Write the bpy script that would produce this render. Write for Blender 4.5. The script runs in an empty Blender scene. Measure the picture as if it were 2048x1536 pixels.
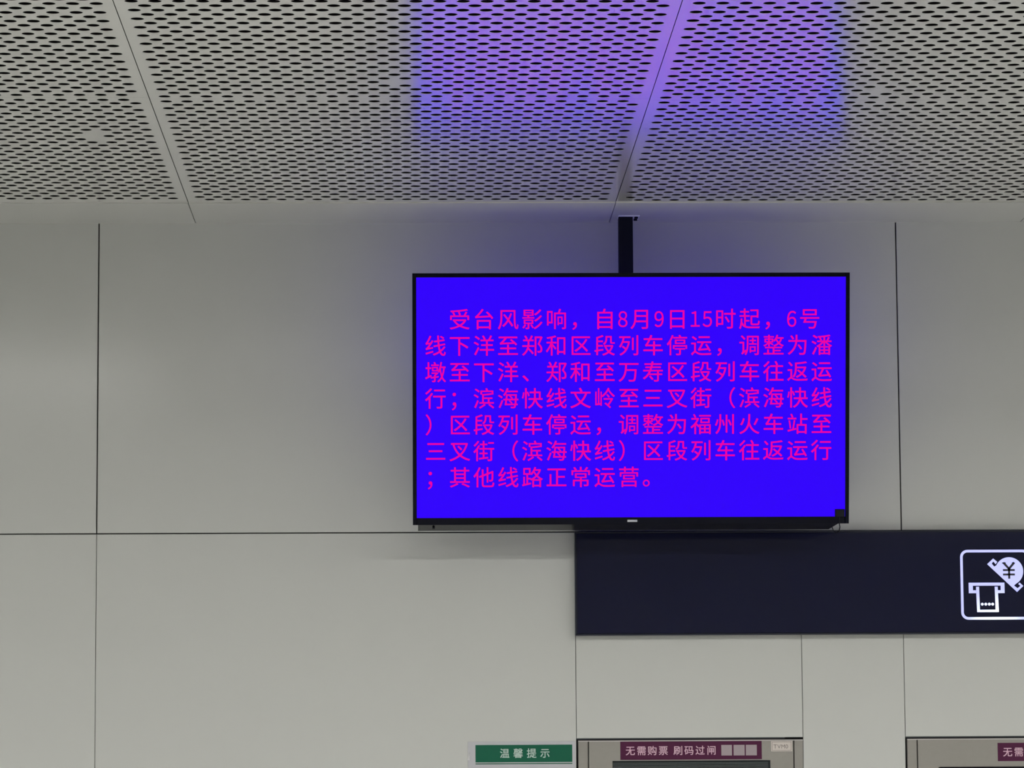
import bpy, math, random
from mathutils import Matrix, Vector

S = bpy.context.scene
C = S.collection
random.seed(4)

# ---------------------------------------------------------------- camera
CAM = Vector((0.0, -10.115, 1.6))
YAW, PITCH, ROLL, FPX = 0.0281558, 0.1197881, -0.0061140, 7051.8
sy, cy = math.sin(YAW), math.cos(YAW)
fwd0, right0, up0 = Vector((sy, cy, 0)), Vector((cy, -sy, 0)), Vector((0, 0, 1))
fwd = fwd0 * math.cos(PITCH) + up0 * math.sin(PITCH)
up1 = up0 * math.cos(PITCH) - fwd0 * math.sin(PITCH)
rgt = right0 * math.cos(ROLL) + up1 * math.sin(ROLL)
up = up1 * math.cos(ROLL) - right0 * math.sin(ROLL)
cd = bpy.data.cameras.new('camera')
cam = bpy.data.objects.new('camera', cd)
C.objects.link(cam)
M = Matrix((rgt, up, -fwd)).transposed().to_4x4()
M.translation = CAM
cam.matrix_world = M
cd.sensor_fit = 'HORIZONTAL'
cd.sensor_width = 36.0
cd.lens = FPX / 2048 * 36.0
cd.clip_start, cd.clip_end = 0.05, 100
S.camera = cam

# ---------------------------------------------------------------- world, view, lamp strengths
w = bpy.data.worlds.new('world')
S.world = w
w.use_nodes = True
w.node_tree.nodes['Background'].inputs[0].default_value = (0.9, 0.95, 1, 1)
w.node_tree.nodes['Background'].inputs[1].default_value = 0.05
vs = S.view_settings
vs.view_transform = 'Standard'
vs.look = 'None'
vs.gamma = 1.0
vs.use_curve_mapping = False
vs.exposure = 0.0
LAMP_NEAR, LAMP_LEFT, LAMP_HALL = 90.0, 62.0, 46.0      # linear lamps: the row nearest the wall, its left end, the hall
SCREEN_POWER = 0.98

CEIL = 3.2930         # ceiling height
HALL_X0, HALL_X1, HALL_Y0 = -9.0, 9.0, -14.0

# ---------------------------------------------------------------- helpers
def mat(name, col, rough=0.5, metal=0.0, spec=0.5, emit=None, power=0.0, noise=0.0, nscale=30.0, bump=0.0, coat=0.0):
    m = bpy.data.materials.new(name)
    m.use_nodes = True
    nt = m.node_tree
    b = nt.nodes['Principled BSDF']
    b.inputs['Base Color'].default_value = (*col, 1)
    b.inputs['Roughness'].default_value = rough
    b.inputs['Metallic'].default_value = metal
    b.inputs['Specular IOR Level'].default_value = spec
    b.inputs['Coat Weight'].default_value = coat
    b.inputs['Coat Roughness'].default_value = rough
    if emit:
        b.inputs['Emission Color'].default_value = (*emit, 1)
        b.inputs['Emission Strength'].default_value = power
    if noise or bump:
        tc = nt.nodes.new('ShaderNodeTexCoord')
        n = nt.nodes.new('ShaderNodeTexNoise')
        n.inputs['Scale'].default_value = nscale
        n.inputs['Detail'].default_value = 5
        nt.links.new(tc.outputs['Object'], n.inputs['Vector'])
        if noise:
            r = nt.nodes.new('ShaderNodeMapRange')
            r.inputs['To Min'].default_value = 1 - noise
            r.inputs['To Max'].default_value = 1 + noise
            nt.links.new(n.outputs[0], r.inputs['Value'])
            mx = nt.nodes.new('ShaderNodeVectorMath')
            mx.operation = 'SCALE'
            mx.inputs[0].default_value = col
            nt.links.new(r.outputs[0], mx.inputs['Scale'])
            nt.links.new(mx.outputs[0], b.inputs['Base Color'])
        if bump:
            bp = nt.nodes.new('ShaderNodeBump')
            bp.inputs['Strength'].default_value = bump
            bp.inputs['Distance'].default_value = 0.001
            nt.links.new(n.outputs[0], bp.inputs['Height'])
            nt.links.new(bp.outputs[0], b.inputs['Normal'])
    return m

class MB:
    """collects faces of one mesh"""
    def __init__(s):
        s.v, s.f, s.m = [], [], []
    def poly(s, pts, mi=0):
        k = len(s.v)
        s.v += [tuple(p) for p in pts]
        s.f.append(tuple(range(k, k + len(pts))))
        s.m.append(mi)
    def box(s, x0, x1, y0, y1, z0, z1, mi=0, bev=0.0):
        if bev <= 0:
            k = len(s.v)
            s.v += [(x, y, z) for x in (x0, x1) for y in (y0, y1) for z in (z0, z1)]
            for q in ((0, 1, 3, 2), (4, 6, 7, 5), (0, 4, 5, 1), (2, 3, 7, 6), (0, 2, 6, 4), (1, 5, 7, 3)):
                s.f.append(tuple(k + i for i in q)); s.m.append(mi)
            return
        # chamfer on the edges of the face looking to the hall (-Y)
        b = bev
        a = [(x0, y0 + b, z0), (x1, y0 + b, z0), (x1, y0 + b, z1), (x0, y0 + b, z1)]
        c = [(x0 + b, y0, z0 + b), (x1 - b, y0, z0 + b), (x1 - b, y0, z1 - b), (x0 + b, y0, z1 - b)]
        d = [(x0, y1, z0), (x1, y1, z0), (x1, y1, z1), (x0, y1, z1)]
        k = len(s.v)
        s.v += a + c + d
        fs = [(4, 5, 6, 7), (11, 10, 9, 8)]
        for i in range(4):
            j = (i + 1) % 4
            fs += [(i, j, 4 + j, 4 + i), (8 + i, 8 + j, j, i)]
        for q in fs:
            s.f.append(tuple(k + i for i in q)); s.m.append(mi)
    def prism(s, pts, axis, a0, a1, mi=0):
        """extrude a 2D outline; axis 'x': pts=(y,z); 'y': pts=(x,z); 'z': pts=(x,y)"""
        def P(p, t):
            return {'x': (t, p[0], p[1]), 'y': (p[0], t, p[1]), 'z': (p[0], p[1], t)}[axis]
        n = len(pts)
        k = len(s.v)
        s.v += [P(p, a0) for p in pts] + [P(p, a1) for p in pts]
        s.f.append(tuple(k + i for i in range(n))); s.m.append(mi)
        s.f.append(tuple(k + n + n - 1 - i for i in range(n))); s.m.append(mi)
        for i in range(n):
            j = (i + 1) % n
            s.f.append((k + i, k + j, k + n + j, k + n + i)); s.m.append(mi)
    def tube(s, path, r, seg=10, mi=0):
        path = [Vector(p) for p in path]
        k = len(s.v)
        n = len(path)
        for i, p in enumerate(path):
            t = (path[min(i + 1, n - 1)] - path[max(i - 1, 0)]).normalized()
            a = t.cross(Vector((0.31, 0.91, 0.27))).normalized()
            b = t.cross(a)
            for q in range(seg):
                th = 2 * math.pi * q / seg
                s.v.append(tuple(p + a * math.cos(th) * r + b * math.sin(th) * r))
        for i in range(n - 1):
            for q in range(seg):
                q2 = (q + 1) % seg
                s.f.append((k + i * seg + q, k + i * seg + q2, k + (i + 1) * seg + q2, k + (i + 1) * seg + q)); s.m.append(mi)
        s.f.append(tuple(k + q for q in range(seg))); s.m.append(mi)
        s.f.append(tuple(k + (n - 1) * seg + q for q in range(seg - 1, -1, -1))); s.m.append(mi)
    def build(s, name, mats, parent=None, loc=None, smooth=False, fix=True):
        me = bpy.data.meshes.new(name)
        me.from_pydata(s.v, [], s.f)
        mats = mats if isinstance(mats, (list, tuple)) else [mats]
        for m in mats:
            me.materials.append(m)
        me.polygons.foreach_set('material_index', s.m)
        if smooth:
            me.polygons.foreach_set('use_smooth', [True] * len(s.f))
        if fix:
            import bmesh
            bm = bmesh.new()
            bm.from_mesh(me)
            bmesh.ops.recalc_face_normals(bm, faces=bm.faces)
            bm.to_mesh(me)
            bm.free()
        me.update()
        o = bpy.data.objects.new(name, me)
        C.objects.link(o)
        if parent:
            o.parent = parent
        if loc:
            o.location = loc
        return o

def thing(name, label, cat, loc=(0, 0, 0), group=None):
    o = bpy.data.objects.new(name, None)
    C.objects.link(o)
    o.location = loc
    o.empty_display_size = 0.1
    o['label'] = label
    o['category'] = cat
    if group:
        o['group'] = group
    return o

def struct(o):
    o['kind'] = 'structure'
    return o

_tc = bpy.data.curves.new('lettering_source', 'FONT')
_tc.resolution_u = 6
_to = bpy.data.objects.new('lettering_source', _tc)
C.objects.link(_to)
_cache = {}
def glyph(ch):
    """flat outline of one character at size 1: vertices, faces"""
    if ch not in _cache:
        _tc.body = ch
        dg = bpy.context.evaluated_depsgraph_get()
        dg.update()
        me = bpy.data.meshes.new_from_object(_to.evaluated_get(dg))
        _cache[ch] = ([(v.co.x, v.co.y) for v in me.vertices], [tuple(p.vertices) for p in me.polygons])
        bpy.data.meshes.remove(me)
    return _cache[ch]

def lettering(mb, chars, y, bold=0.0, depth=0.0006):
    """chars = [(character, centre x, baseline z, size, x squeeze)]: glyph faces set a little proud of plane y"""
    for ch, x, z, size, sq in chars:
        vs_, fs_ = glyph(ch)
        for n_, (dx, dz) in enumerate(((1, 1), (-1, -1), (1, -1), (-1, 1)) if bold else ((0, 0),)):   # heavier strokes
            k = len(mb.v)
            mb.v += [(x + (a * sq + dx * bold) * size, y - depth - n_ * 0.00001, z + (b + dz * bold) * size) for a, b in vs_]
            for f in fs_:
                mb.f.append(tuple(k + i for i in f)); mb.m.append(0)

def gx(ch):
    v = glyph(ch)[0]
    return min(p[0] for p in v), max(p[0] for p in v)

# ---------------------------------------------------------------- materials
M_wall = mat('enamel wall panel', (0.495, 0.503, 0.484), rough=0.17, spec=0.45, noise=0.015, nscale=3)
M_joint = mat('joint backing', (0.05, 0.05, 0.05), rough=0.9)
M_ceil = mat('perforated ceiling sheet', (0.86, 0.855, 0.825), rough=0.195, spec=1.0, metal=0.45, noise=0.01, nscale=8, coat=1.0)
M_trimc = mat('ceiling margin strip', (0.50, 0.50, 0.48), rough=0.35, spec=0.6)
M_void = mat('ceiling void', (0.006, 0.005, 0.005), rough=1.0, spec=0.0)
M_plain = mat('plain ceiling', (0.5, 0.495, 0.48), rough=0.6)
M_floor = mat('granite floor', (0.60, 0.60, 0.58), rough=0.4, noise=0.10, nscale=60)
M_hall = mat('hall wall', (0.5, 0.5, 0.48), rough=0.5)
M_bezel = mat('black gloss plastic', (0.002, 0.0025, 0.008), rough=0.2, spec=0.12)
M_matte = mat('black housing', (0.004, 0.004, 0.008), rough=0.12, spec=0.6)
M_pole = mat('black painted steel', (0.004, 0.005, 0.010), rough=0.5, spec=0.15)
M_steel = mat('bare steel', (0.75, 0.76, 0.78), rough=0.45, metal=0.1)
M_logo = mat('silver plate', (0.55, 0.56, 0.62), rough=0.35, metal=0.6)
M_screen = mat('lit blue screen', (0.0, 0.0, 0.0), rough=0.35, spec=0.05, emit=(0.032 / SCREEN_POWER, 0.0, 1.0), power=SCREEN_POWER)
M_msg = mat('lit magenta lettering', (0.0, 0.0, 0.0), rough=0.5, spec=0.0, emit=(0.86, 0.002, 0.36), power=1.0)
M_sign = mat('navy black acrylic', (0.009, 0.010, 0.029), rough=0.06, spec=0.35)
M_signf = mat('sign frame', (0.017, 0.019, 0.032), rough=0.35, spec=0.25)
M_yuan = mat('dark symbol', (0.01, 0.012, 0.02), rough=0.4)
M_green = mat('green print', (0.006, 0.092, 0.052), rough=0.35, spec=0.2, noise=0.05, nscale=40)
M_paper = mat('white notice paper', (0.445, 0.445, 0.475), rough=0.22)
M_ptext = mat('pale print', (0.42, 0.52, 0.48), rough=0.4)
M_tvm = mat('brushed steel fascia', (0.245, 0.232, 0.212), rough=0.42, metal=0.15, noise=0.05, nscale=70)
M_tvme = mat('steel frame edge', (0.42, 0.40, 0.39), rough=0.4, metal=0.15)
M_gap = mat('dark gap', (0.012, 0.012, 0.014), rough=0.8)
M_purple = mat('purple print', (0.066, 0.013, 0.041), rough=0.45, spec=0.12)
M_pink = mat('pale pink print', (0.55, 0.36, 0.44), rough=0.5)
M_tile = mat('pale grey print', (0.30, 0.25, 0.27), rough=0.6)
M_plate = mat('ivory plate', (0.52, 0.47, 0.44), rough=0.4)
M_ink = mat('grey ink', (0.16, 0.14, 0.13), rough=0.6)
M_slat = mat('display louvre', (0.085, 0.10, 0.105), rough=0.4)
M_dark = mat('dark display glass', (0.008, 0.012, 0.014), rough=0.15)
M_black = mat('black glass', (0.004, 0.004, 0.006), rough=0.1)
M_rubber = mat('black cable', (0.006, 0.007, 0.012), rough=0.5, spec=0.15)
M_alu = mat('lamp body', (0.7, 0.7, 0.7), rough=0.4)

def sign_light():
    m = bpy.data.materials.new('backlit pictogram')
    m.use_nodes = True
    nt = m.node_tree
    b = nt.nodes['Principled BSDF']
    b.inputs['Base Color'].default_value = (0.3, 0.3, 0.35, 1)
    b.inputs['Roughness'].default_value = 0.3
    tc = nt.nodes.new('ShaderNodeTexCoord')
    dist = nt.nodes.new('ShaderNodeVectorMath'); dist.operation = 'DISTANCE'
    dist.inputs[1].default_value = (0.098, 0.0, 0.004)       # centre of the white hot spot painted into the emission colour
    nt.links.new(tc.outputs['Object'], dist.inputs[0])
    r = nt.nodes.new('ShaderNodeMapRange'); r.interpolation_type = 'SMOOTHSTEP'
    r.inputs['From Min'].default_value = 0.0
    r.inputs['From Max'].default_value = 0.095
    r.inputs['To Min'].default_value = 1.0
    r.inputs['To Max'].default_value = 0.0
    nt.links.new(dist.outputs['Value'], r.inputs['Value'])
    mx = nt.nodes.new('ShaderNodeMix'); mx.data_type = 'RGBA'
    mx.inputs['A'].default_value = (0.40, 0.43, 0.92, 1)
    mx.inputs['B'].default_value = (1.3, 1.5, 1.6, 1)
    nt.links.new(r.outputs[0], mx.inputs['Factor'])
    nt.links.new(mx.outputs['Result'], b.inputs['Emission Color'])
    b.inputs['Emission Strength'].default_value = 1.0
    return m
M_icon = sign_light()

def lamp_mat(name, p):
    return mat(name, (0.8, 0.8, 0.8), rough=0.6, emit=(1.0, 0.99, 0.95), power=p)

# ---------------------------------------------------------------- the hall
mb = MB(); mb.box(HALL_X0, HALL_X1, HALL_Y0, 0.6, -0.1, 0.0); struct(mb.build('floor', M_floor))
mb = MB(); mb.box(HALL_X0 - 0.2, HALL_X0, HALL_Y0, 0.6, 0.0, 3.7); struct(mb.build('wall_left', M_hall))
mb = MB(); mb.box(HALL_X1, HALL_X1 + 0.2, HALL_Y0, 0.6, 0.0, 3.7); struct(mb.build('wall_right', M_hall))
mb = MB(); mb.box(HALL_X0 - 0.2, HALL_X1 + 0.2, HALL_Y0 - 0.2, HALL_Y0, 0.0, 3.7); struct(mb.build('wall_front', M_hall))

# photographed wall: enamelled panels with open joints over a dark backing
TVM_TOP = 1.7955
T1 = (0.4650, 1.1130)          # opening of the first machine
T2 = (1.4080, 2.3000)          # opening of the second machine
ZS = 2.3888                    # horizontal joint
def wall_panels():
    mb = MB()
    TH = 0.006
    def panel(x0, x1, z0, z1, g=0.0015, gb=0.0015, gt=0.0015):
        mb.box(x0 + g, x1 - g, 0.0, TH, z0 + gb, z1 - gt, 0, bev=0.001)
    ux = [HALL_X0, -7.85, -5.54, -3.224, -0.909, 1.4061, 3.721, 6.036, 8.35, HALL_X1]
    for a, b in zip(ux, ux[1:]):
        panel(a, b, ZS, CEIL + 0.03, g=0.0017, gb=0.0016, gt=0)
    lx = [HALL_X0, -7.75, -6.38, -5.01, -3.64, -2.27, -0.909, 0.4628, 1.1121, 1.4061, 2.302, 3.67, 5.04, 6.41, 7.78, HALL_X1]
    for a, b in zip(lx, lx[1:]):
        z0 = TVM_TOP + 0.002 if (abs(a - 0.4628) < .001 or abs(a - 1.4061) < .001) else 0.0
        panel(a, b, z0, ZS, g=0.0007, gb=0.0, gt=0.0016)
    # backing
    B0, B1 = 0.012, 0.55
    mb.box(HALL_X0, HALL_X1, B0, B1, TVM_TOP + 0.012, CEIL + 0.4, 1)
    xs = [HALL_X0, T1[0] - 0.004, T1[1] + 0.004, T2[0] - 0.004, T2[1] + 0.004, HALL_X1]
    for i in (0, 2, 4):
        mb.box(xs[i], xs[i + 1], B0, B1, 0.0, TVM_TOP + 0.012, 1)
    return mb.build('wall_back', [M_wall, M_joint])
struct(wall_panels())

# perforated ceiling panels, 1.2 m wide, holes 28 mm on a 50 mm staggered grid
def ceiling():
    mb = MB()
    Z, TH, R = CEIL, 0.0010, 0.0142
    PX, PY, N = 0.05, 0.0417, 20
    hx, hy = PX / 2, PY / 2
    ca = math.atan2(hy, hx)
    corners = [ca, math.pi - ca, math.pi + ca, 2 * math.pi - ca]
    angs = sorted(corners + [c for c in (2 * math.pi * i / N for i in range(N)) if min(abs(c - k) for k in corners) > 0.09])
    n = len(angs)
    ring = []
    for a in angs:
        c, s_ = math.cos(a), math.sin(a)
        t = min(hx / abs(c) if abs(c) > 1e-9 else 9, hy / abs(s_) if abs(s_) > 1e-9 else 9)
        ring.append((c * t, s_ * t, c * R, s_ * R))
    V, F, MI = mb.v, mb.f, mb.m
    filled = [(-0.821, -1.305), (-0.796, -1.262), (-0.051, -1.986), (1.110, -1.902), (0.02, -1.986), (-0.795, -1.347)]
    def quad(x0, x1, y0, y1, z=Z):
        if x1 - x0 > 1e-6 and y1 - y0 > 1e-6:
            mb.poly([(x0, y1, z), (x1, y1, z), (x1, y0, z), (x0, y0, z)])
    def hole(cx, cyy):
        k = len(V)
        V.extend((cx + q[0], cyy + q[1], Z) for q in ring)
        V.extend((cx + q[2], cyy + q[3], Z) for q in ring)
        V.extend((cx + q[2], cyy + q[3], Z + TH) for q in ring)
        for i in range(n):
            j = (i + 1) % n
            F.append((k + j, k + i, k + n + i, k + n + j)); MI.append(0)
            F.append((k + n + j, k + n + i, k + 2 * n + i, k + 2 * n + j)); MI.append(0)
    first = {-1: -0.400, 0: -0.381, 1: -0.364}
    COLS = range(-2, 3)
    for col in COLS:
        x0 = -0.6300 + 1.2005 * col + 0.0009
        x1 = x0 + 1.2005 - 0.0018
        ya = first.get(col, first[-1] if col < 0 else first[1])
        tiers = [(ya, 34, 1, -0.335, ya - 33 * PY - 0.0295), (ya - 33 * PY - 0.0597, 34, 0, ya - 33 * PY - 0.0301, None)]
        for y_first, rows, par, ytop, ybot in tiers:
            if ybot is None:
                ybot = -3.262
            quad(x0, x1, y_first + hy, ytop)
            quad(x0, x1, ybot, y_first - (rows - 1) * PY - hy)
            for r_ in range(rows):
                yc = y_first - r_ * PY
                off = 0.0620 if (r_ + par) % 2 else 0.0368
                xs = x0 + off - hx
                quad(x0, xs, yc - hy, yc + hy)
                for c_ in range(23):
                    cx = xs + hx + c_ * PX
                    if col in (-1, 0, 1) and any(abs(cx - a) < 0.024 and abs(yc - b) < 0.021 for a, b in filled):
                        quad(cx - hx, cx + hx, yc - hy, yc + hy)
                    else:
                        hole(cx, yc)
                quad(xs + 23 * PX, x1, yc - hy, yc + hy)
            # turned-up edges of the tray, coloured void black to stand in for shade
            e = 0.02
            for xx in (x0, x1):
                mb.poly([(xx, ybot, Z), (xx, ytop, Z), (xx, ytop, Z + e), (xx, ybot, Z + e)], 1)
            for yy in (ybot, ytop):
                mb.poly([(x0, yy, Z), (x1, yy, Z), (x1, yy, Z + e), (x0, yy, Z + e)], 1)
    xa, xb = -0.63 + 1.2005 * COLS[0], -0.63 + 1.2005 * (COLS[-1] + 1)
    yend = -3.2635
    # plain ceiling around the perforated field, and the dark void above
    mb.box(HALL_X0, xa - 0.001, yend, -0.335, Z, Z + 0.05, 2)
    mb.box(xb + 0.001, HALL_X1, yend, -0.335, Z, Z + 0.05, 2)
    mb.box(HALL_X0, HALL_X1, HALL_Y0, yend, Z, Z + 0.3, 2)
    mb.box(xa - 0.001, xb + 0.001, yend, yend + 0.12, Z + 0.025, Z + 0.3, 1)
    mb.box(HALL_X0, HALL_X1, yend, 0.012, Z + 0.3, Z + 0.36, 1)
    return mb.build('ceiling', [M_ceil, M_void, M_plain], fix=False)
struct(ceiling())

# plain margin strip between the perforated panels and the wall, a few millimetres lower
TRIMZ = CEIL - 0.0028
mb = MB()
xs = [HALL_X0] + [-0.63 + 1.2005 * k for k in range(-6, 8)] + [HALL_X1]
for a, b in zip(xs, xs[1:]):
    mb.box(a + 0.0011, b - 0.0011, -0.3335, 0.0055, TRIMZ, CEIL + 0.02, 0, bev=0.0003)
mb.box(HALL_X0, HALL_X1, -0.30, 0.005, CEIL + 0.02, CEIL + 0.03, 1)
struct(mb.build('trim_1', [M_trimc, M_void]))

# ---------------------------------------------------------------- linear lamps of the hall (ahead of and above the frame)
def linear_lamp(x0, x1, y, power, label, group, fin=0.0008):
    xc = (x0 + x1) / 2
    hl = (x1 - x0) / 2
    t = thing('linear_ceiling_light', label, 'ceiling light', (xc, y, CEIL), group)
    mb = MB()
    mb.box(-hl, hl, -0.05, 0.05, -0.006, 0.0)
    mb.build('lamp_body', M_alu, t)
    for sgn in (-1, 1):                     # side cheeks added to shield flat angles, so fewer lamp streaks show
        mb = MB(); mb.box(-hl, hl, sgn * 0.049 - 0.001, sgn * 0.049 + 0.001, -0.009 - fin, -0.006); mb.build('cheek', M_alu, t)
    mb = MB(); mb.box(-hl + 0.01, hl - 0.01, -0.047, 0.047, -0.009, -0.006); mb.build('diffuser', lamp_mat('lit diffuser', power), t)
    return t
NEAR = 'linear lights along the ticket wall'
x = -0.80
while x < 7.5:
    linear_lamp(x, x + 2.36, -3.02, LAMP_NEAR, 'slim white linear ceiling light facing the television, parallel to the ticket wall', NEAR, 0.016)
    x += 2.4
x = -1.0
while x > -7:
    linear_lamp(x - 2.36, x, -3.50, LAMP_LEFT, 'slim white linear ceiling light left of the television, parallel to the ticket wall', NEAR)
    x -= 2.4
for y in (-6.2, -9.2):
    for x in (-7.3, -4.4, -1.5, 1.4, 4.3):
        linear_lamp(x, x + 2.8, y, LAMP_HALL, 'slim white linear ceiling light over the hall behind the viewer', 'linear lights over the hall', 0.011)

# ---------------------------------------------------------------- television, leaning forward, hung from the ceiling
TVW, TVH = 1.2262, 0.7058
tilt = math.asin(0.12 / TVH)
tv = thing('television', 'wide black television with pink Chinese text on a blue screen, hung from the ceiling', 'television', (-0.0025, -0.25, 2.390))
tv.rotation_euler = (tilt, 0, 0)          # local x right, z up the screen, y into the set
BL, BT, BB = 0.0109, 0.0116, 0.0196       # bezel widths
mb = MB()
D = 0.014
mb.box(0, BL, 0, D, 0, TVH, bev=0.0012)
mb.box(TVW - BL, TVW, 0, D, 0, TVH, bev=0.0012)
mb.box(BL, TVW - BL, 0.0006, D, TVH - BT, TVH, bev=0.001)
mb.box(BL, TVW - BL, 0.0006, D, 0, BB, bev=0.001)
mb.build('bezel', M_bezel, tv)
mb = MB(); mb.box(BL, TVW - BL, 0.0032, D, BB, TVH - BT)
screen = mb.build('screen', M_screen, tv)
screen['label'] = 'lit blue screen'
# message
rows = ['　受台风影响，自8月9日15时起，6号', '线下洋至郑和区段列车停运，调整为潘', '墩至下洋、郑和至万寿区段列车往返运',
        '行；滨海快线文岭至三叉街（滨海快线', '）区段列车停运，调整为福州火车站至', '三叉街（滨海快线）区段列车往返运行', '；其他线路正常运营。']
PXM = TVW / 873.6                          # metres per pixel on the set
cell = 48.25 * PXM
x_start = (847.0 - 825.2) * PXM
em = 43.8 * PXM
chars = []
for i, row in enumerate(rows):
    zc = TVH - (637.5 - 546 + 52.65 * i) * PXM
    cx = x_start
    for ch in row:
        if ch in '0123456789':
            wide = chr(ord(ch) + 0xFEE0)              # the full-width form, narrowed to half a cell
            a, b = gx(wide)
            sq = 0.82
            mid = (a + b) / 2
            chars.append((wide, cx + cell / 4 - mid * em * 0.95 * sq, zc - 0.365 * em, em * 0.95, sq))
            cx += cell / 2
        else:
            if ch != '　':
                chars.append((ch, cx + (cell - em) / 2, zc - 0.385 * em, em, 1.0))
            cx += cell
    mb = MB(); lettering(mb, chars, 0.0032, bold=0.0045, depth=0.0008)
    ml = mb.build('message_line', M_msg, screen, fix=False)
    ml['label'] = 'glowing pink lettering'
    chars = []
# rear housing with a sloping gloss lower lip
mb = MB()
X0, X1 = 0.0145, TVW - 0.052
prof = [(0.0085, 0.001), (0.047, -0.0205), (0.056, -0.016), (0.060, 0.05), (0.060, 0.34), (0.030, 0.42), (0.014, 0.42), (0.014, 0.001)]
k = len(mb.v)
n = len(prof)
for q, (yy, zz) in enumerate(prof):
    mb.v.append((X0, yy, zz))
for q, (yy, zz) in enumerate(prof):
    dx = 0.026 * min(1, max(0, (zz + 0.0205) / 0.0215)) if zz < 0.06 else 0.026
    mb.v.append((X1 + dx, yy, zz))
mb.f.append(tuple(range(k, k + n))); mb.m.append(0)
mb.f.append(tuple(k + n + n - 1 - i for i in range(n))); mb.m.append(0)
for i in range(n):
    j = (i + 1) % n
    mb.f.append((k + i, k + j, k + n + j, k + n + i)); mb.m.append(0)
hs = mb.build('rear_housing', M_matte, tv)
mb = MB(); mb.tube([(0.058, 0.024, -0.0125), (0.058, 0.026, -0.0075)], 0.0035, 12); mb.build('screw', M_pole, hs)
mb = MB(); mb.box(0.6020, 0.6300, -0.0010, 0.0006, 0.0068, 0.0128, bev=0.0004); lp = mb.build('logo_plate', M_logo, tv)
lp['label'] = 'small silver plate'

# ceiling mount
mt = thing('ceiling_mount', 'black steel pole with a ceiling flange, holding up the television', 'mount', (0.612, -0.095, TRIMZ))
mb = MB(); mb.box(-0.0215, 0.0395, -0.030, 0.030, -0.0024, 0.0); fl = mb.build('flange', M_steel, mt)
mb = MB(); mb.tube([(0.030, -0.018, -0.0024), (0.030, -0.018, -0.0075)], 0.0055, 6); mb.build('bolt', M_pole, fl)
mb = MB(); mb.tube([(0.030, 0.018, -0.0024), (0.030, 0.018, -0.0075)], 0.0055, 6); mb.build('bolt', M_pole, fl)
mb = MB(); mb.box(-0.0205, 0.0200, -0.020, 0.020, -0.66, -0.0024); mb.build('pole', M_pole, mt)
for z0 in (-0.62, -0.46):
    mb = MB()
    mb.box(-0.018, 0.018, -0.125 - (0.03 if z0 > -0.5 else 0), -0.020, z0, z0 + 0.04)
    mb.build('arm', M_pole, mt)

# infrared receiver stuck on the lower right corner of the screen, with its leads
mb = MB(); mb.box(-0.0135, 0.0135, -0.009, 0.0032, -0.0105, 0.0105, bev=0.0015)
ir = mb.build('sensor_box', M_rubber, tv, loc=(1.2000, 0.0, 0.0300))
ir['label'] = 'small black stick-on sensor box'
mb = MB(); mb.tube([(-0.001, -0.004, -0.010), (-0.002, -0.0045, -0.020), (-0.001, -0.003, -0.028), (0.0, 0.004, -0.034), (0.0025, 0.014, -0.040), (0.003, 0.024, -0.046), (0.0025, 0.034, -0.054), (-0.003, 0.044, -0.060), (-0.008, 0.05, -0.058)], 0.0016, 8)
mb.build('lead', M_rubber, ir, smooth=True)
mb = MB(); mb.tube([(-0.018, 0.052, -0.036), (-0.015, 0.05, -0.046), (-0.012, 0.048, -0.054), (-0.008, 0.045, -0.060)], 0.0014, 8)
mb.build('lead', M_rubber, ir, smooth=True)

# ---------------------------------------------------------------- lightbox sign
SX0, SX1, SZ0, SZ1, SYF = 0.4612, 2.62, 2.0895, 2.3872, -0.030
sg = thing('lightbox_sign', 'long navy black lightbox sign with a glowing ticket machine pictogram', 'sign', (SX0, 0, SZ0))
W, H = SX1 - SX0, SZ1 - SZ0
mb = MB()
t = 0.0042
mb.box(0, W, SYF + 0.004, 0.0, 0, H)
mb.box(0, W, SYF, SYF + 0.004, 0, t, bev=0.0015)
mb.box(0, W, SYF, SYF + 0.004, H - t, H, bev=0.0015)
mb.box(0, t, SYF, SYF + 0.004, t, H - t, bev=0.0015)
mb.box(W - t, W, SYF, SYF + 0.004, t, H - t, bev=0.0015)
mb.build('casing', M_signf, sg)
mb = MB(); mb.box(t + 0.0016, W - t - 0.0016, SYF + 0.0006, SYF + 0.004, t + 0.0016, H - t - 0.0016); face = mb.build('face_panel', M_sign, sg)
# pictogram: u to the right, v up, in metres from the lower left corner of its frame
q = 0.001436 / 8.534
def uv(px, py):
    return ((px - 193) * q, (1357 - py) * q)
mb = MB()
def flat(pts, y=0.0):
    mb.poly([(u, y, v) for u, v in pts])
def stroke(p0, p1, wd, y=0.0):
    a, b = Vector(uv(*p0)), Vector(uv(*p1))
    d = (b - a).normalized() * wd * q / 2
    nrm = Vector((-d.y, d.x))
    flat([a - d + nrm, a - d - nrm, b + d - nrm, b + d + nrm], y)
S_ = 1194 * q
def rrect(x0, z0, x1, z1, r, seg=8):
    pts = []
    for cx, cz, a0 in ((x1 - r, z1 - r, 0), (x0 + r, z1 - r, 90), (x0 + r, z0 + r, 180), (x1 - r, z0 + r, 270)):
        for i in range(seg + 1):
            a = math.radians(a0 + 90 * i / seg)
            pts.append((cx + r * math.cos(a), cz + r * math.sin(a)))
    return pts
o_ = rrect(0, 0, S_, S_, 125 * q)
th = 45 * q
i_ = rrect(th, th, S_ - th, S_ - th, 82 * q)
for k in range(len(o_)):
    j = (k + 1) % len(o_)
    flat([o_[k], o_[j], i_[j], i_[k]])
for a in ((330, 725, 945, 778), (330, 778, 402, 905), (878, 778, 945, 905), (402, 855, 455, 905), (830, 855, 878, 905)):
    p, r = uv(a[0], a[3]), uv(a[2], a[1])
    flat([(p[0], p[1]), (r[0], p[1]), (r[0], r[1]), (p[0], r[1])])
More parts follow.
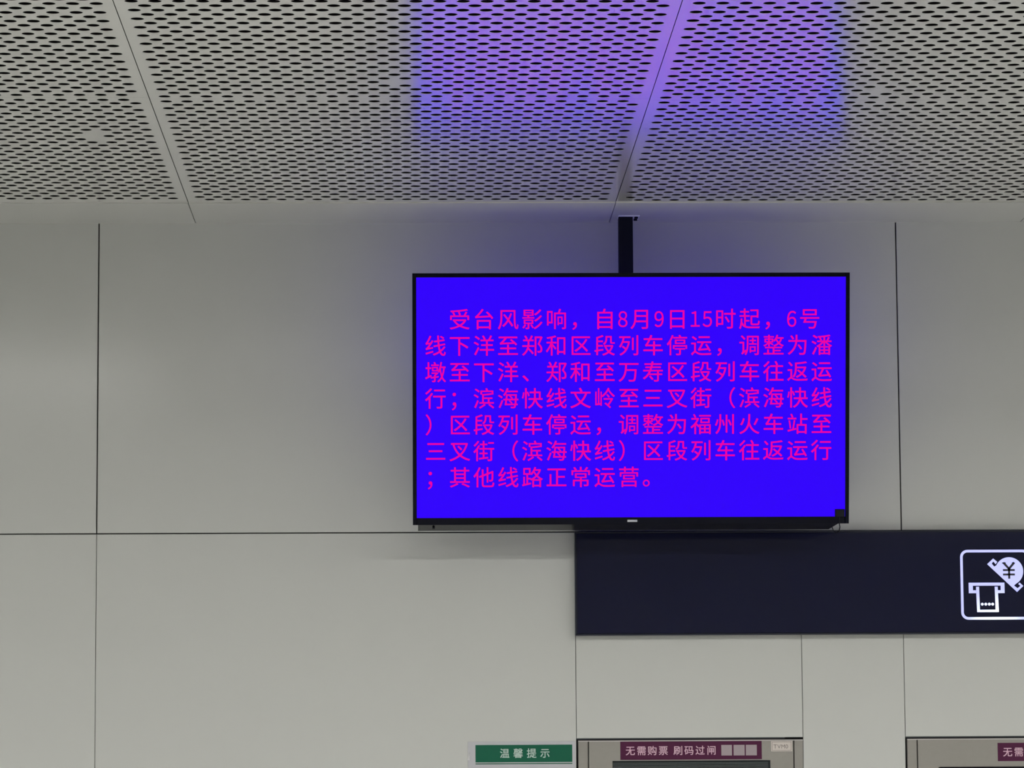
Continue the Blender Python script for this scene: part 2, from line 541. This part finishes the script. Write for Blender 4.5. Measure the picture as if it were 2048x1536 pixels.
flat([uv(455, 795), uv(465, 1190), uv(515, 1190), uv(508, 795)])
flat([uv(775, 795), uv(783, 1190), uv(838, 1190), uv(828, 795)])
flat([uv(465, 1188), uv(466, 1228), uv(838, 1228), uv(838, 1188)])
def disc(cx, cy_, r, seg=32, y=0.0):
    flat([uv(cx + r * math.cos(2 * math.pi * i / seg), cy_ + r * math.sin(2 * math.pi * i / seg)) for i in range(seg)], y)
for cx in (557, 617, 677, 735):
    disc(cx, 1093, 25, 16)
coin = []
for i in range(96):
    a = 2 * math.pi * i / 96
    cx, cz = 1030 + 241 * math.cos(a), 533 + 241 * math.sin(a)
    over = (cx - 655) * 478 - (cz - 410) * 503            # the straight note edge cuts the coin
    if over < 0:
        k = over / (478 ** 2 + 503 ** 2)
        cx, cz = cx - 478 * k, cz + 503 * k
    coin.append(uv(cx, cz))
flat(coin, -0.0002)
flat([uv(655, 410), uv(1158, 888), uv(1195, 840), uv(1095, 770), uv(1000, 700), uv(800, 480), uv(730, 395)])
flat([uv(655, 410), uv(700, 440), uv(775, 350), uv(760, 312)])
flat([uv(742, 330), uv(760, 312), uv(830, 372), uv(800, 412), uv(768, 372)])
flat([uv(1158, 888), uv(1130, 850), uv(1235, 770), uv(1268, 785)])
flat([uv(1268, 785), uv(1240, 800), uv(1180, 752), uv(1205, 725)])
flat([uv(775, 452), uv(830, 420), uv(1115, 780), uv(1090, 790)])
flat([uv(1090, 790), uv(1000, 700), uv(1100, 690), uv(1200, 700), uv(1110, 775)])
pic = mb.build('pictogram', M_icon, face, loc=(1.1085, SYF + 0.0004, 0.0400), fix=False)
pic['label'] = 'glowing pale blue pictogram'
mb = MB()
stroke((945, 398), (1027, 490), 38); stroke((1107, 398), (1027, 490), 38)
for a in ((1010, 480, 1046, 660), (922, 496, 1127, 529), (922, 572, 1127, 605), (910, 382, 975, 400), (1080, 382, 1127, 400)):
    p, r = uv(a[0], a[3]), uv(a[2], a[1])
    flat([(p[0], p[1]), (r[0], p[1]), (r[0], r[1]), (p[0], r[1])])
yu = mb.build('yuan_symbol', M_yuan, face, loc=(1.1085, SYF - 0.0004, 0.0400), fix=False)
yu['label'] = 'dark currency symbol on the pale disc'

# ---------------------------------------------------------------- notice on the wall
nt_ = thing('notice_sheet', 'white notice with a green heading band, stuck on the wall beside the left ticket machine', 'notice', (0.1525, 0.0, 1.355))
mb = MB(); mb.box(0, 0.3065, -0.0016, 0.0, 0, 0.4345, bev=0.0004); sh = mb.build('sheet', M_paper, nt_)
mb = MB(); mb.box(0.0217, 0.2980, -0.0021, -0.0016, 0.3757, 0.4250); hd = mb.build('heading_band', M_green, nt_)
mb = MB(); mb.box(0.0217, 0.2980, -0.0021, -0.0016, 0.3702, 0.3727); mb.build('rule_line', M_green, nt_)
mb = MB()
lettering(mb, [(ch, 0.1050 + 0.0384 * i - 0.0142, 0.3905, 0.0284, 1.0) for i, ch in enumerate('温馨提示')], -0.0021, bold=0.012, depth=0.0003)
mb.build('heading_text', M_ptext, hd, fix=False)
# clear tape curling at the left edge
M_tape = mat('clear tape', (0.6, 0.6, 0.6), rough=0.08, spec=0.8)
mb = MB()
for i in range(6):
    z0 = 0.382 + 0.0045 * i
    a = 0.0025 + 0.0012 * math.sin(i * 2.1)
    mb.poly([(-0.002 + 0.0008 * i, -0.001, z0), (0.005, -a - 0.0015, z0), (0.005, -a - 0.0012, z0 + 0.0042), (-0.002 + 0.0008 * i, -0.0012, z0 + 0.0042)])
mb.build('tape', M_tape, nt_, fix=False)

# ---------------------------------------------------------------- ticket machines let into the wall
def machine(name_label, x0, x1, sticker_x, plate_x, louvre):
    Wm = x1 - x0
    Ht = TVM_TOP - 0.0045
    g = 0.0028
    t = thing('ticket_machine', name_label, 'ticket machine', (x0, 0, 0), 'ticket machines let into the wall')
    mb = MB(); mb.box(0.001, Wm - 0.001, 0.012, 0.5, 0.0, TVM_TOP - 0.001); mb.build('body', M_gap, t)
    lw = 0.0305
    mb = MB(); mb.box(g, lw, 0.0, 0.012, 0.02, Ht, bev=0.0012); mb.build('side_post', M_tvm, t)
    mb = MB(); mb.box(Wm - lw + 0.004, Wm - 0.0012, 0.0, 0.012, 0.02, Ht, bev=0.0012); mb.build('side_post', M_tvm, t)
    mb = MB(); mb.box(lw + 0.0025, Wm - lw + 0.0015, 0.0, 0.012, 0.02, Ht, bev=0.0014); fa = mb.build('fascia', M_tvm, t)
    mb = MB(); mb.box(g, Wm - 0.0012, -0.0012, 0.0, Ht - 0.0032, Ht); mb.build('top_edge', M_tvme, t)
    # heading sticker
    zt = 1.7875 if louvre else 1.7780
    zb = zt - 0.0520
    sx = sticker_x - x0
    mb = MB(); mb.box(sx, sx + 0.4050, -0.0008, 0.0, zb, zt); st = mb.build('heading_sticker', M_purple, t)
    st['label'] = 'purple sticker with pale characters'
    mb = MB()
    px = 0.00143
    cs = [(155, '无'), (270, '需'), (380, '购'), (493, '票'), (645, '刷'), (757, '码'), (870, '过'), (987, '闸')]
    em_ = 0.0278
    lettering(mb, [(ch, sx + (c - 53) / 5.12 * px - em_ / 2, (zb + zt) / 2 - 0.375 * em_, em_, 1.0) for c, ch in cs], -0.0008, bold=0.010, depth=0.0003)
    mb.build('sticker_text', M_pink, st, fix=False)
    mb = MB()
    for a, b in ((1088, 1197), (1214, 1327), (1340, 1452)):
        mb.box(sx + (a - 53) / 5.12 * px, sx + (b - 53) / 5.12 * px, -0.0011, -0.0008, (zb + zt) / 2 - 0.0150, (zb + zt) / 2 + 0.0150)
    mb.build('sticker_squares', M_tile, st)
    if plate_x:
        p0 = plate_x - x0
        mb = MB(); mb.box(p0, p0 + 0.0612, -0.0015, 0.0, 1.7570, 1.7868, bev=0.0008); pl = mb.build('number_plate', M_plate, t)
        pl['label'] = 'ivory number plate'
        mb = MB()
        e = 0.0018
        z0, z1 = 1.7595, 1.7843
        for q_ in ((p0 + .003, p0 + .058, z1 - e * .5, z1), (p0 + .003, p0 + .058, z0, z0 + e * .5), (p0 + .003, p0 + .003 + e * .5, z0, z1), (p0 + .058 - e * .5, p0 + .058, z0, z1)):
            mb.box(q_[0], q_[1], -0.0018, -0.0015, q_[2], q_[3])
        mb.build('plate_border', M_ink, pl)
        mb = MB()
        cx = p0 + 0.0075
        for ch in 'TVM0':
            a, b = gx(ch)
            lettering(mb, [(ch, cx - a * 0.0165, 1.7655, 0.0165, 1.0)], -0.0015, depth=0.0003)
            cx += (b - a) * 0.0165 + 0.0014
        mb.build('plate_text', M_ink, pl, fix=False)
    if louvre:
        a, b, z1 = 0.5655 - x0, 1.0170 - x0, 1.7325
        mb = MB(); mb.box(a, b, -0.0010, 0.0, 1.52, z1); dp = mb.build('status_display', M_dark, t)
        dp['label'] = 'dark panel with fine horizontal lines'
        mb = MB()
        zz = z1 - 0.0050
        while zz > 1.53:
            mb.box(a + 0.0008, b - 0.006, -0.0024, -0.0010, zz - 0.0013, zz)
            zz -= 0.0034
        mb.build('lines', M_slat, dp)
    else:
        a, b, z1 = 1.4945 - x0, Wm - 0.08, 1.7105
        mb = MB(); mb.prism(rrect(a, 1.35, b, z1, 0.012), 'y', -0.0012, 0.0); dp = mb.build('touch_screen', M_black, t)
        dp['label'] = 'black glass screen'
    mb = MB(); mb.box(Wm * 0.28, Wm * 0.72, -0.006, 0.0, 0.62, 0.80, bev=0.003); tr = mb.build('ticket_tray', M_tvme, t)
    mb = MB(); mb.box(Wm * 0.31, Wm * 0.69, -0.0068, -0.006, 0.65, 0.77); mb.build('tray_flap', M_black, tr)
    return t
machine('grey steel ticket machine with ivory plate and lined dark panel, below the television', T1[0], T1[1], 0.5881, 1.0195, True)
machine('grey steel ticket machine with black glass screen, right of the one below the television', T2[0], T2[1], 1.6707, None, False)

bpy.data.objects.remove(_to)
bpy.data.curves.remove(_tc)
